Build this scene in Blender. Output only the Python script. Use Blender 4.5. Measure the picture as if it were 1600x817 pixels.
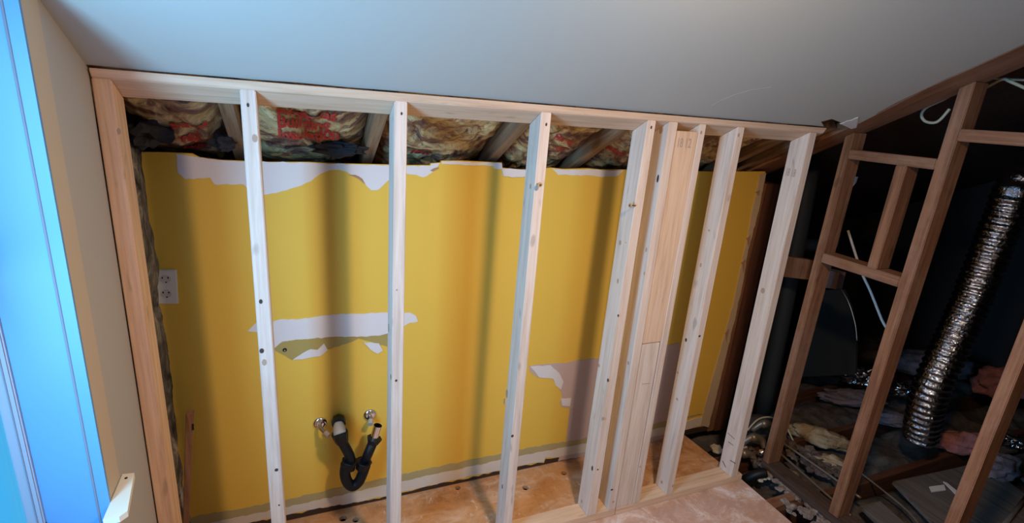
import bpy, bmesh, math, random
from mathutils import Vector, Matrix, noise
from mathutils.geometry import tessellate_polygon
for o in list(bpy.data.objects): bpy.data.objects.remove(o)
sc = bpy.context.scene
random.seed(7)
COL = sc.collection

# ------------------------------------------------------------------ camera
F, YAW, PITCH, ROLL = 805.7225, .4149, -.2925, -.079
CAM = Vector((.8343, -1.6222, 1.8387))
_f = Vector((math.sin(YAW)*math.cos(PITCH), math.cos(YAW)*math.cos(PITCH), math.sin(PITCH)))
_r = Vector((math.cos(YAW), -math.sin(YAW), 0)); _d = _f.cross(_r)
_c, _s = math.cos(ROLL), math.sin(ROLL)
RX, DN = _c*_r + _s*_d, -_s*_r + _c*_d
cd = bpy.data.cameras.new('camera'); cam = bpy.data.objects.new('camera', cd); COL.objects.link(cam)
cd.sensor_width = 36; cd.lens = F*36/1600; cd.clip_start = .02
cam.matrix_world = Matrix((( RX.x, -DN.x, -_f.x, CAM.x), (RX.y, -DN.y, -_f.y, CAM.y), (RX.z, -DN.z, -_f.z, CAM.z), (0, 0, 0, 1)))
sc.camera = cam
sc.view_settings.view_transform = 'Standard'; sc.view_settings.look = 'None'
sc.view_settings.gamma = 1; sc.view_settings.exposure = .10; sc.view_settings.use_curve_mapping = False

# ------------------------------------------------------------------ world and lights
WORLD_COL, WORLD_STR = (.05, .42, .80), 1.0
WIN_COL, WIN_W = (.26, .60, .98), 46
LAMP_COL, LAMP_W = (1.0, .70, .46), 30
w = bpy.data.worlds.new('sky'); sc.world = w; w.use_nodes = True
w.node_tree.nodes['Background'].inputs[0].default_value = (*WORLD_COL, 1)
w.node_tree.nodes['Background'].inputs[1].default_value = WORLD_STR
def area(name, loc, target, sx, sy, col, W, shape='RECTANGLE'):
    l = bpy.data.lights.new(name, 'AREA'); l.shape = shape; l.size = sx; l.size_y = sy; l.color = col; l.energy = W
    o = bpy.data.objects.new(name, l); COL.objects.link(o); o.location = loc
    o.rotation_euler = (Vector(target)-Vector(loc)).to_track_quat('-Z', 'Y').to_euler(); return o
area('daylight', (.16, -.95, 1.44), (1.16, -.90, 1.40), .42, 1.0, WIN_COL, WIN_W)
area('room_lamp_light', (1.65, -1.15, 2.28), (1.65, -1.10, 1.2), .14, .14, LAMP_COL, LAMP_W, 'DISK')

# ------------------------------------------------------------------ measures
TS, BD, H, TH, YW, XL = .040, .089, 1.8649, .4862, .4287, .39
SN, CS, TN = math.sin(TH), math.cos(TH), math.tan(TH)
CEK = SN*(-.038*SN) + CS*(H-.038+.038*CS)                # ceiling plane: y*SN + z*CS = CEK
def cz(y): return (CEK - y*SN)/CS
def ray(u, v): return RX*((u-800)/F) + DN*((v-408.5)/F) + _f
def hit(u, v, n, c):
    d = ray(u, v); n = Vector(n); return CAM + d*((c - n.dot(CAM))/n.dot(d))
def PX(u, v, c): return hit(u, v, (1, 0, 0), c)
def PY(u, v, c=YW): return hit(u, v, (0, 1, 0), c)
def PZ(u, v, c=0): return hit(u, v, (0, 0, 1), c)
def PC(u, v, off=0): return hit(u, v, (0, SN, CS), CEK+off)

# ------------------------------------------------------------------ materials
def mat(name, base=(.5, .5, .5), rough=.7, metal=0, spec=.3):
    m = bpy.data.materials.new(name); m.use_nodes = True; nt = m.node_tree
    b = nt.nodes['Principled BSDF']; b.inputs['Base Color'].default_value = (*base, 1)
    b.inputs['Roughness'].default_value = rough; b.inputs['Metallic'].default_value = metal
    b.inputs['Specular IOR Level'].default_value = spec
    return m, nt, b
def N(nt, t, **k):
    n = nt.nodes.new(t)
    for a, v in k.items(): setattr(n, a, v)
    return n
def ramp(nt, fac, stops):
    r = N(nt, 'ShaderNodeValToRGB'); e = r.color_ramp.elements
    while len(e) < len(stops): e.new(.5)
    for i, (p, c) in enumerate(stops): e[i].position = p; e[i].color = (*c, 1)
    nt.links.new(fac, r.inputs[0]); return r.outputs[0]
def noise_tex(nt, coord, scale, sc3=(1, 1, 1), detail=4, rough=.6, dist=0):
    mp = N(nt, 'ShaderNodeMapping'); mp.inputs['Scale'].default_value = sc3
    nt.links.new(coord, mp.inputs[0]); t = N(nt, 'ShaderNodeTexNoise')
    t.inputs['Scale'].default_value = scale; t.inputs['Detail'].default_value = detail
    t.inputs['Roughness'].default_value = rough; t.inputs['Distortion'].default_value = dist
    nt.links.new(mp.outputs[0], t.inputs['Vector']); return t.outputs['Fac']
def mix(nt, f, a, b, mode='MIX'):
    m = N(nt, 'ShaderNodeMix', data_type='RGBA', blend_type=mode)
    if isinstance(f, (int, float)): m.inputs[0].default_value = f
    else: nt.links.new(f, m.inputs[0])
    for i, x in ((6, a), (7, b)):
        if isinstance(x, tuple): m.inputs[i].default_value = (*x, 1)
        else: nt.links.new(x, m.inputs[i])
    return m.outputs[2]
def bump(nt, b, h, st=.3, dist=.01):
    n = N(nt, 'ShaderNodeBump'); n.inputs['Strength'].default_value = st; n.inputs['Distance'].default_value = dist
    nt.links.new(h, n.inputs['Height']); nt.links.new(n.outputs[0], b.inputs['Normal'])
def objcoord(nt, rnd=True):
    tc = N(nt, 'ShaderNodeTexCoord')
    if not rnd: return tc.outputs['Object']
    oi = N(nt, 'ShaderNodeObjectInfo'); mu = N(nt, 'ShaderNodeMath', operation='MULTIPLY'); mu.inputs[1].default_value = 37
    nt.links.new(oi.outputs['Random'], mu.inputs[0])
    ad = N(nt, 'ShaderNodeVectorMath', operation='ADD'); nt.links.new(tc.outputs['Object'], ad.inputs[0]); nt.links.new(mu.outputs[0], ad.inputs[1])
    return ad.outputs[0]
def wood(name, lo, mid, hi, rough=.65, dirt=None, streak=1.0):
    m, nt, b = mat(name, mid, rough); c = objcoord(nt)
    g = noise_tex(nt, c, 3, (16, 16, .9), 6, .65, .6)
    col = ramp(nt, g, [(.30, lo), (.5, mid), (.68, hi)])
    g2 = noise_tex(nt, c, 9, (14, 14, .35), 3, .5)
    col = mix(nt, .25*streak, col, ramp(nt, g2, [(.35, lo), (.6, hi)]), 'MIX')
    kn = noise_tex(nt, c, 5, (5, 5, 1.6), 1, .3)
    col = mix(nt, ramp(nt, kn, [(.0, (0, 0, 0)), (.72, (0, 0, 0)), (.78, (.55, .55, .55))]), col, tuple(x*.45 for x in mid))
    if dirt:
        d = noise_tex(nt, c, 2.2, (1.5, 1.5, 1), 6, .7)
        col = mix(nt, ramp(nt, d, [(.45, (0, 0, 0)), (.75, (.7, .7, .7))]), col, dirt)
    nt.links.new(col, b.inputs['Base Color']); bump(nt, b, g2, .25, .002)
    return m
M = {}
M['pine'] = wood('new_pine', (.50, .38, .30), (.66, .54, .455), (.74, .63, .55), .6)
M['pine_knot'] = mat('pine_knot', (.06, .04, .03), .7)[0]
M['pine_stain'] = mat('pine_stain', (.42, .29, .21), .7)[0]
M['pine_warm'] = wood('pine_warm', (.52, .34, .22), (.68, .48, .33), (.76, .57, .42), .6)
M['pine_edge'] = wood('pine_edge', (.50, .30, .19), (.68, .44, .29), (.78, .55, .38), .6)
M['old'] = wood('old_framing', (.10, .042, .022), (.21, .092, .046), (.32, .155, .08), .5, dirt=(.36, .22, .15))
M['rafter'] = wood('rafter_wood', (.14, .08, .045), (.28, .165, .09), (.40, .25, .15), .6)
M['dark_old'] = wood('dark_framing', (.06, .022, .012), (.11, .045, .025), (.16, .07, .04), .6)
M['steel'] = mat('nail_steel', (.25, .23, .2), .35, 1)[0]
M['washer'] = mat('nail_cap', (.45, .30, .14), .6)[0]
M['chrome'] = mat('chrome', (.85, .86, .88), .12, 1)[0]
M['abs'] = mat('black_abs', (.006, .0065, .008), .5, 0, .3)[0]
M['cement'] = mat('pipe_cement', (.40, .36, .31), .7)[0]
M['white_plastic'] = mat('white_plastic', (.74, .73, .74), .35)[0]
M['socket'] = mat('socket_face', (.60, .58, .57), .4)[0]
M['slot'] = mat('slot_black', (.015, .012, .01), .6)[0]
M['trim'] = mat('daylight_tinted_trim', (.13, .31, .55), .4)[0]  # white trim with the blue cast of the daylight put into its colour
M['sash'] = mat('grey_sash_paint', (.34, .36, .42), .4)[0]
M['groove'] = mat('grey_gasket', (.20, .21, .25), .6)[0]
M['cream'] = mat('cream_stool', (.78, .72, .58), .5)[0]
m, nt, b = mat('window_glass', (1, 1, 1), .02); tb = N(nt, 'ShaderNodeBsdfTransparent'); gb = N(nt, 'ShaderNodeBsdfGlossy'); gb.inputs['Roughness'].default_value = .03
ms = N(nt, 'ShaderNodeMixShader'); ms.inputs[0].default_value = .07; nt.links.new(tb.outputs[0], ms.inputs[1]); nt.links.new(gb.outputs[0], ms.inputs[2])
nt.links.new(ms.outputs[0], nt.nodes['Material Output'].inputs[0]); M['glass'] = m
# painted drywall
def paint(name, colr, var=.06, bs=.12):
    m, nt, b = mat(name, colr, .75); c = objcoord(nt, False)
    n = noise_tex(nt, c, 2.0, detail=3); n2 = noise_tex(nt, c, 160, detail=2)
    nt.links.new(mix(nt, n, tuple(x*(1-var) for x in colr), tuple(min(1, x*(1+var)) for x in colr)), b.inputs['Base Color'])
    bump(nt, b, n2, bs, .002); return m
M['ceil'] = paint('ceiling_paint', (.48, .485, .445), .03, .08)
M['wall'] = paint('beige_wall_paint', (.42, .385, .345), .03)
M['wall_tan'] = paint('tan_wall_paint', (.52, .42, .31), .03)
M['yellow'] = paint('yellow_wall_paint', (.77, .50, .075), .05, .2)
M['paper'] = paint('torn_drywall_paper', (.72, .69, .68), .06, .2)
M['paper_tan'] = paint('brown_torn_paper', (.40, .24, .15), .2, .3)
M['gouge'] = paint('drywall_gouge_olive', (.40, .31, .10), .12, .4)
M['adhesive'] = paint('olive_adhesive_line', (.42, .35, .17), .15, .3)
M['gypsum'] = paint('raw_gypsum', (.66, .60, .52), .2, .6)
M['rawedge'] = paint('tan_raw_edge', (.56, .43, .29), .25, .6)
M['primer'] = paint('pinkish_bare_paper', (.55, .42, .38), .08, .25)
M['gap_shade'] = paint('dark_gap', (.05, .028, .018), .4, .5)  # dark tone painted for the shade in gaps and holes
m, nt, b = mat('torn_corner', (.3, .28, .25), .9); c = objcoord(nt, False)
n = noise_tex(nt, c, 9, (1, 1, .5), 6, .7, 1.0)
nt.links.new(ramp(nt, n, [(.38, (.02, .018, .018)), (.50, (.12, .105, .085)), (.64, (.34, .30, .26))]), b.inputs['Base Color']); bump(nt, b, n, .9, .02); M['torn'] = m
# plywood floor
m, nt, b = mat('dusty_plywood', (.6, .4, .25), .6); c = objcoord(nt, False)
g = noise_tex(nt, c, 7, (1, 1, 1), 5, .65, .4)
base = ramp(nt, g, [(.3, (.34, .15, .055)), (.5, (.52, .26, .11)), (.7, (.64, .36, .18))])
s1 = noise_tex(nt, c, 5, (1, 2.2, 1), 8, .72, .7); s2 = noise_tex(nt, c, 14, (2.2, 1, 1), 7, .7, .9)
base = mix(nt, ramp(nt, s1, [(.48, (0, 0, 0)), (.70, (.62, .62, .62))]), base, (.74, .56, .44))
base = mix(nt, ramp(nt, s2, [(.58, (0, 0, 0)), (.70, (.6, .6, .6))]), base, (.84, .72, .62))
sep = N(nt, 'ShaderNodeSeparateXYZ'); nt.links.new(c, sep.inputs[0])
mr = N(nt, 'ShaderNodeMapRange'); mr.inputs['From Min'].default_value = .10; mr.inputs['From Max'].default_value = -.05; nt.links.new(sep.outputs[1], mr.inputs['Value'])
dn = noise_tex(nt, c, 4, detail=6, rough=.75)
df = N(nt, 'ShaderNodeMath', operation='MULTIPLY'); nt.links.new(mr.outputs[0], df.inputs[0]); nt.links.new(dn, df.inputs[1])
base = mix(nt, df.outputs[0], base, (.60, .44, .41))
s3 = noise_tex(nt, c, 7, detail=9, rough=.8, dist=.6)
df3 = N(nt, 'ShaderNodeMath', operation='MULTIPLY'); nt.links.new(mr.outputs[0], df3.inputs[0]); nt.links.new(ramp(nt, s3, [(.50, (0, 0, 0)), (.64, (.8, .8, .8))]), df3.inputs[1])
base = mix(nt, df3.outputs[0], base, (.84, .77, .77))
nt.links.new(base, b.inputs['Base Color']); bump(nt, b, s1, .2, .004); M['ply'] = m
# attic stuff
def lumpy(name, a, bb, rough=.95, scale=12):
    m, nt, b = mat(name, a, rough); c = objcoord(nt); n = noise_tex(nt, c, scale, detail=6, rough=.7, dist=.5)
    nt.links.new(ramp(nt, n, [(.35, a), (.65, bb)]), b.inputs['Base Color']); bump(nt, b, n, .8, .02); return m
M['pink'] = lumpy('pink_fibreglass', (.30, .12, .12), (.50, .22, .22))
M['mauve'] = lumpy('dusty_grey_fibreglass', (.13, .11, .13), (.25, .21, .24))
M['buff'] = lumpy('buff_fibreglass', (.20, .12, .05), (.52, .42, .28))
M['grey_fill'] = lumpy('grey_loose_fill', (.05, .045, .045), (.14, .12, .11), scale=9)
M['crumb'] = lumpy('plaster_crumbs', (.45, .38, .28), (.75, .68, .55), scale=25)
M['rub'] = lumpy('dusty_rubble', (.14, .10, .085), (.34, .28, .25), scale=18)
M['rub_dark'] = lumpy('dark_rubble', (.06, .04, .035), (.20, .15, .13), scale=18)
M['board'] = wood('dusty_attic_board', (.07, .06, .055), (.13, .11, .10), (.20, .17, .15), .8)
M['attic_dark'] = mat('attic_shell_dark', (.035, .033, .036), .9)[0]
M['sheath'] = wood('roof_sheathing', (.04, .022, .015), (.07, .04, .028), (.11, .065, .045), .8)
m, nt, b = mat('silver_foil', (.50, .53, .58), .13, 1); c = objcoord(nt)
n = noise_tex(nt, c, 60, detail=3); bump(nt, b, n, .55, .012); M['foil'] = m
m2 = mat('bright_foil', (.88, .88, .90), .10, 1)[0]; M['foil_wrap'] = m2
M['cable'] = mat('cream_cable', (.55, .50, .36), .5)[0]
M['copper'] = mat('dull_pipe', (.30, .26, .22), .4, .6)[0]
M['grey_pipe'] = mat('grey_pipe', (.028, .034, .037), .6)[0]
M['white_scrap'] = mat('white_scrap', (.75, .73, .70), .6)[0]
M['fixture'] = mat('purple_grey_box', (.16, .12, .13), .6)[0]
# kraft faced insulation
m, nt, b = mat('kraft_foil_facing', (.6, .45, .2), .35, .15, .6); c = objcoord(nt)
n = noise_tex(nt, c, 5, (1, 1.9, 1), 6, .7, 1.5); n2 = noise_tex(nt, c, 22, (1, 2.5, 1), 5, .7, 2.0)
col = ramp(nt, n, [(.36, (.05, .03, .028)), (.44, (.26, .12, .08)), (.52, (.62, .44, .20)), (.66, (.78, .64, .34))])
col = mix(nt, ramp(nt, n2, [(.54, (0, 0, 0)), (.62, (.75, .75, .75))]), col, (.22, .09, .06))
nt.links.new(col, b.inputs['Base Color']); bump(nt, b, n2, .7, .01); M['kraft'] = m
M['red_ink'] = mat('red_print', (.50, .035, .03), .5)[0]
M['grey_ink'] = mat('grey_grade_stamp', (.42, .33, .28), .7)[0]
M['felt'] = mat('black_felt', (.02, .02, .025), .8)[0]

# ------------------------------------------------------------------ builders
def link(name, bm, m, parent=None, smooth=False):
    me = bpy.data.meshes.new(name); bmesh.ops.recalc_face_normals(bm, faces=bm.faces[:]); bm.to_mesh(me); bm.free()
    for x in (m if isinstance(m, (list, tuple)) else [m]): me.materials.append(x)
    if smooth:
        for p in me.polygons: p.use_smooth = True
    o = bpy.data.objects.new(name, me); COL.objects.link(o)
    if parent: o.parent = parent
    return o
def tag(o, label=None, cat=None, group=None, kind=None):
    if label: o['label'] = label
    if cat: o['category'] = cat
    if group: o['group'] = group
    if kind: o['kind'] = kind
    return o
def rebase(o, loc):
    "move the origin of a mesh built in world coordinates to loc, children stay put"
    loc = Vector(loc); o.data.transform(Matrix.Translation(-loc)); o.location = loc; return o
def child_fix(ch, par):
    "a child whose mesh was built in world coordinates, under a parent with a plain location"
    ch.parent = par; ch.matrix_parent_inverse = Matrix.Translation(-par.location); return ch
def hexa(bm, v8, bev=0, mi=0):
    vs = [bm.verts.new(v) for v in v8]
    fs = [bm.faces.new([vs[i] for i in q]) for q in ((0, 3, 2, 1), (4, 5, 6, 7), (0, 1, 5, 4), (1, 2, 6, 5), (2, 3, 7, 6), (3, 0, 4, 7))]
    for f in fs: f.material_index = mi
    if bev:
        es = list({e for f in fs for e in f.edges}); bmesh.ops.bevel(bm, geom=es, offset=bev, segments=2, affect='EDGES')
def box(bm, x0, x1, y0, y1, z0, z1, bev=0, mi=0):
    hexa(bm, [(x0, y0, z0), (x1, y0, z0), (x1, y1, z0), (x0, y1, z0), (x0, y0, z1), (x1, y0, z1), (x1, y1, z1), (x0, y1, z1)], bev, mi)
def prism(bm, pts, d, mi=0):
    "polygon of 3D points extruded by vector d"
    d = Vector(d); a = [bm.verts.new(p) for p in pts]; b_ = [bm.verts.new(Vector(p)+d) for p in pts]
    n = len(a); fs = []
    for t in tessellate_polygon([[Vector(p) for p in pts]]):
        fs.append(bm.faces.new([a[i] for i in t])); fs.append(bm.faces.new([b_[i] for i in reversed(t)]))
    for i in range(n): fs.append(bm.faces.new((a[i], b_[i], b_[(i+1) % n], a[(i+1) % n])))
    for f in fs: f.material_index = mi
def smoothpath(pts, n=8):
    P = [Vector(p) for p in pts]; out = []
    for i in range(len(P)-1):
        p0, p1, p2, p3 = P[max(0, i-1)], P[i], P[i+1], P[min(len(P)-1, i+2)]
        for k in range(n):
            t = k/n; out.append(.5*((2*p1)+(p2-p0)*t+(2*p0-5*p1+4*p2-p3)*t*t+(3*p1-p0-3*p2+p3)*t**3))
    out.append(P[-1]); return out
def tube(bm, pts, r, seg=14, cap=True, mi=0, rf=None):
    pts = [Vector(p) for p in pts]; rings = []; up = Vector((0, 0, 1))
    t0 = (pts[1]-pts[0]).normalized()
    u = t0.cross(up) if abs(t0.z) < .9 else t0.cross(Vector((1, 0, 0))); u.normalize()
    for i, p in enumerate(pts):
        t = (pts[min(i+1, len(pts)-1)]-pts[max(i-1, 0)]).normalized()
        u = (u-t*u.dot(t)).normalized(); v = t.cross(u)
        rr = r[i] if isinstance(r, (list, tuple)) else r
        ring = []
        for k in range(seg):
            a = 2*math.pi*k/seg; q = rr*(rf(i, k) if rf else 1)
            ring.append(bm.verts.new(p+u*math.cos(a)*q+v*math.sin(a)*q))
        rings.append(ring)
    for a, b_ in zip(rings, rings[1:]):
        for k in range(seg):
            f = bm.faces.new((a[k], a[(k+1) % seg], b_[(k+1) % seg], b_[k])); f.material_index = mi
    if cap:
        bm.faces.new(rings[0][::-1]).material_index = mi; bm.faces.new(rings[-1]).material_index = mi
def blob(bm, c, s, seed=0, amp=.35, fr=2.0, sub=4, flat=None):
    g = bmesh.ops.create_icosphere(bm, subdivisions=sub, radius=1)
    for v in g['verts']:
        d = v.co.copy(); k = 1+amp*noise.fractal(d*fr+Vector((seed*7.1, seed*3.3, 0)), 1, 2, 4)
        q = Vector((d.x*s[0]*k, d.y*s[1]*k, d.z*s[2]*k)) + Vector(c)
        if flat is not None and q.z < flat: q.z = flat
        v.co = q
def disc_on(bm, c, n, r, h, mi=0, seg=14, sy=1.0):
    "small round boss on a face, centre c, outward normal n"
    n = Vector(n); a = n.orthogonal().normalized(); b_ = n.cross(a)
    if abs(n.z) < .5: a = Vector((0, 0, 1)); b_ = n.cross(a).normalized()
    lo = [bm.verts.new(Vector(c)+a*math.cos(t)*r*sy+b_*math.sin(t)*r) for t in [2*math.pi*i/seg for i in range(seg)]]
    hi = [bm.verts.new(v.co+n*h) for v in lo]
    bm.faces.new(hi).material_index = mi
    for i in range(seg): bm.faces.new((lo[i], lo[(i+1) % seg], hi[(i+1) % seg], hi[i])).material_index = mi
def ragged(px, step=6, amp=.9, closed=True):
    out = []
    for i, (u, v) in enumerate(px):
        u2, v2 = px[(i+1) % len(px)]; n = max(1, int(math.hypot(u2-u, v2-v)/step)); out.append((u, v))
        if not closed and i == len(px)-1: break
        for k in range(1, n): t = k/n; out.append((u+(u2-u)*t+random.uniform(-amp, amp)*.6, v+(v2-v)*t+random.uniform(-amp, amp)))
    return out
def poly_patch(name, px, m, parent, proj, th, nrm, label=None):
    px = ragged(px)
    bm = bmesh.new(); d = Vector(nrm)*th; prism(bm, [proj(u, v)-d.normalized()*.0004 for u, v in px], d+d.normalized()*.0004)
    bmesh.ops.triangulate(bm, faces=bm.faces[:], ngon_method='EAR_CLIP'); o = link(name, bm, m); child_fix(o, parent)
    if label: o['label'] = label
    return o

# ------------------------------------------------------------------ setting
# ceiling: sloped drywall, ends raggedly at the new top plate and at the attic opening
bm = bmesh.new()
edge = [(XL-.1, -.004)]
x = XL
while x < 3.0: edge.append((x, -.004-.007*abs(noise.noise(Vector((x*4, 0, 0)))))); x += .06
q = [PC(1283, 190), PC(1300, 186), PC(1318, 193), PC(1341, 200)]
edge += [(p.x, p.y) for p in q]
for k in range(12): edge.append((3.052+random.uniform(-.003, .003)+(.04 if k == 0 else .018 if k == 1 else .006 if k == 2 else 0), -.14-.08*k))
edge += [(3.05, -3.0), (XL-.1, -3.0)]
nrm = Vector((0, SN, CS))
prism(bm, [(x, y, cz(y)) for x, y in edge], nrm*.0127)
bmesh.ops.triangulate(bm, faces=bm.faces[:], ngon_method='EAR_CLIP')
ceil = link('ceiling', bm, M['ceil']); tag(ceil, kind='structure')
p = poly_patch('torn_paper', [(1312, 193), (1341, 183), (1338, 199), (1330, 201)], M['paper'], ceil, lambda u, v: PC(u, v, -.001), -.002, nrm, 'white torn scrap of ceiling drywall at the corner')
# hairline crack
bm = bmesh.new()
tube(bm, [PC(u, v, .0005) for u, v in ((1112, 165), (1128, 156), (1150, 147), (1176, 140), (1205, 136))], .0012, 6); child_fix(link('hairline_crack', bm, M['wall']), ceil)

# left wall with the window opening
WY0, WY1, WZ0, WZ1, HZ = -1.22, -.318, .785, 2.0, .842
def wallx(bm, pts, x0, x1): prism(bm, [(x0, y, z) for y, z in pts], (x1-x0, 0, 0))
bm = bmesh.new()
wallx(bm, [(WY1, 0), (.003, 0), (.003, cz(.003)), (WY1, cz(WY1))], XL-.16, XL)
wallx(bm, [(WY0, 0), (WY1, 0), (WY1, WZ0-.02), (WY0, WZ0-.02)], XL-.16, XL)
wallx(bm, [(WY0, WZ1), (WY1, WZ1), (WY1, cz(WY1)), (WY0, cz(WY0))], XL-.16, XL)
wallx(bm, [(-3.0, 0), (WY0, 0), (WY0, cz(WY0)), (-3.0, cz(-3.0))], XL-.16, XL)
wl = link('wall_left', bm, M['wall']); tag(wl, kind='structure')
bm = bmesh.new(); prism(bm, [(XL, y, z) for y, z in [(-.313, .85), (-.237, .85), (-.236, 1.2), (-.238, 1.6), (-.236, 1.98), (-.313, 1.98)]], (.0012, 0, 0))
o = link('tan_strip', bm, M['wall_tan'], wl); o['label'] = 'tan strip of wall next to the window casing'
# torn return wall behind the first stud
bm = bmesh.new(); ny, nz = 14, 90; vs = []
for i in range(ny+1):
    row = []
    for k in range(nz+1):
        y = .004+(YW+.004-.004)*i/ny; z = 1.66*k/nz
        xx = .352+.016*noise.fractal(Vector((y*14, z*5, 0)), 1, 2, 4)-.02*(i/ny)*0
        row.append(bm.verts.new((xx, y, z)))
    vs.append(row)
for i in range(ny):
    for k in range(nz): bm.faces.new((vs[i][k], vs[i+1][k], vs[i+1][k+1], vs[i][k+1]))
o = link('wall_corner_left', bm, M['torn'], smooth=False); tag(o, kind='structure')
sm = o.modifiers.new('thick', 'SOLIDIFY'); sm.thickness = .03; sm.offset = 1

# yellow wall
WB_TOP = [(186, 238), (205, 237), (262, 238), (300, 240), (312, 246), (345, 250), (372, 251), (420, 253), (480, 253), (520, 255), (560, 256), (605, 257), (640, 258), (672, 258), (673, 255),
          (688, 254), (690, 251), (720, 251), (784, 254), (785, 262), (800, 264), (830, 265), (862, 262), (880, 264), (920, 263), (940, 265), (975, 265), (1010, 266), (1060, 267), (1110, 268), (1196, 268)]
WB_BOT = [(1107, 668), (1060, 680), (1030, 687), (990, 696), (930, 708), (910, 713), (870, 720), (852, 722), (850, 728), (840, 728), (810, 734), (780, 741), (700, 758), (626, 775), (600, 781), (560, 790), (520, 795), (480, 803), (445, 811), (400, 820), (330, 834), (270, 846)]
bm = bmesh.new()
prism(bm, [PY(u, v) for u, v in WB_TOP+[(u, v-5) for u, v in ragged(WB_BOT, 8, 1.6, False)]], (0, .0127, 0)); bmesh.ops.triangulate(bm, faces=bm.faces[:], ngon_method='EAR_CLIP')
wb = link('wall_back', bm, M['yellow']); tag(wb, kind='structure')
NP = [0]
def wp(name, px, m, lab=None, lift=.0015):
    NP[0] += 1; lift += .00009*NP[0]
    return poly_patch(name, px, M[m], wb, lambda u, v: PY(u, v, YW), -lift, (0, 1, 0), lab)
wp('torn_paper', [(276, 240), (312, 246), (345, 250), (380, 252), (480, 254), (560, 257), (640, 259), (672, 259), (674, 256), (687, 255), (681, 265), (668, 274), (662, 277), (650, 273), (634, 271), (615, 273), (603, 285),
                   (592, 296), (580, 297), (572, 290), (566, 281), (560, 277), (550, 274), (541, 268), (530, 265), (515, 266), (500, 272), (486, 283), (470, 290), (448, 297), (425, 302), (408, 304), (380, 288), (335, 288), (328, 277), (290, 280), (278, 270)],
   'paper', 'white torn paper edge along the left top of the yellow wall')
wp('torn_paper', [(545, 273), (555, 273), (566, 279), (571, 288), (566, 284), (556, 277)], 'paper_tan', 'brown torn paper under the white edge', .0022)
wp('torn_paper', [(672, 266), (684, 261), (686, 263), (676, 268)], 'paper_tan', 'brown torn paper by the step in the wall top', .0022)
wp('torn_paper', [(690, 252), (720, 252), (784, 255), (785, 264), (772, 263), (770, 259), (690, 256)], 'paper', 'thin white torn edge near the wall top middle')
wp('torn_paper', [(783, 263), (822, 265), (822, 275), (800, 277), (786, 275)], 'paper', 'curled white flap of torn paper beside the fourth stud', .006)
wp('torn_paper', [(862, 263), (880, 265), (920, 264), (940, 266), (975, 266), (966, 274), (940, 277), (920, 274), (872, 273)], 'paper', 'white torn strip on the wall top right of centre')
wp('torn_strip', [(387, 517), (402, 503), (420, 505), (437, 499), (470, 498), (520, 491), (560, 490), (600, 488), (640, 488), (650, 493), (653, 502), (640, 504), (628, 512), (590, 525), (558, 526), (520, 526), (484, 530), (470, 530), (442, 534), (440, 543), (420, 544), (405, 520)],
   'paper', 'long white torn strip across the middle of the wall')
wp('gouge', [(427, 545), (442, 533), (470, 531), (484, 529), (520, 526), (558, 526), (592, 524), (606, 521), (606, 541), (590, 537), (574, 532), (560, 528), (548, 534), (516, 545), (500, 546), (484, 548), (470, 556), (457, 562), (440, 552)], 'gouge', 'olive gouged drywall under the white strip', .0022)
wp('torn_paper', [(457, 562), (473, 551), (485, 545), (496, 546), (506, 536), (512, 546), (500, 556), (480, 559)], 'paper', 'small white torn triangle', .0030)
wp('torn_paper', [(567, 534), (592, 536), (598, 547), (590, 552), (578, 545)], 'paper', 'small white torn chip by the third stud', .0030)
wp('bare_patch', [(826, 571), (880, 567), (905, 562), (940, 559), (975, 556), (1022, 545), (1062, 535), (1062, 680), (1030, 687), (990, 696), (930, 708), (910, 713), (872, 720), (884, 690), (888, 660), (890, 638), (876, 634), (875, 628), (878, 620), (876, 610), (868, 600), (862, 590), (840, 589), (828, 580)],
   'primer', 'bare pinkish patch at the lower right of the wall')
wp('torn_paper', [(828, 572), (860, 570), (874, 583), (880, 596), (876, 608), (868, 602), (864, 591), (842, 589)], 'paper', 'white scuffed corner of the bare patch', .0028)
wp('torn_paper', [(876, 622), (892, 621), (890, 634), (878, 633)], 'paper', 'small white scuff below the corner', .0028)
wp('adhesive_line', [(1100, 646), (1062, 655), (1062, 661), (980, 680), (890, 697), (812, 712), (740, 727), (626, 752), (540, 771), (445, 792), (330, 816), (275, 827), (275, 813), (330, 802), (445, 781), (540, 759), (626, 741), (740, 717), (812, 702), (890, 688), (980, 672), (1062, 652)][::-1], 'adhesive', 'olive grey line where a baseboard was')
wp('raw_gypsum', [(1107, 660), (1062, 673), (1030, 680), (910, 706), (872, 713), (852, 714), (849, 721), (838, 722), (810, 727), (700, 751), (626, 768), (560, 783), (480, 796), (400, 813), (330, 827), (275, 838), (275, 827), (330, 816), (445, 792), (540, 771), (626, 752), (740, 727), (812, 712), (890, 697), (980, 680), (1062, 661), (1100, 650)], 'gypsum', 'raw whitish gypsum at the foot of the wall', .0028)
wp('raw_edge', [(1196, 270), (1186, 274), (1181, 300), (1175, 326), (1167, 372), (1156, 420), (1146, 470), (1132, 522), (1117, 575), (1102, 630), (1094, 664), (1106, 667), (1120, 610), (1136, 545), (1150, 485), (1160, 440), (1168, 390), (1180, 345), (1188, 310)], 'rawedge', 'chipped raw edge of the yellow drywall', .004)
for px in ([(1180, 300), (1186, 296), (1184, 306)], [(1166, 372), (1172, 366), (1168, 386)], [(1158, 410), (1164, 404), (1160, 426)], [(1132, 520), (1138, 512), (1134, 534)]):
    wp('chip', px, 'paper_tan', 'brown chip in the raw drywall edge', .006)
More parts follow.
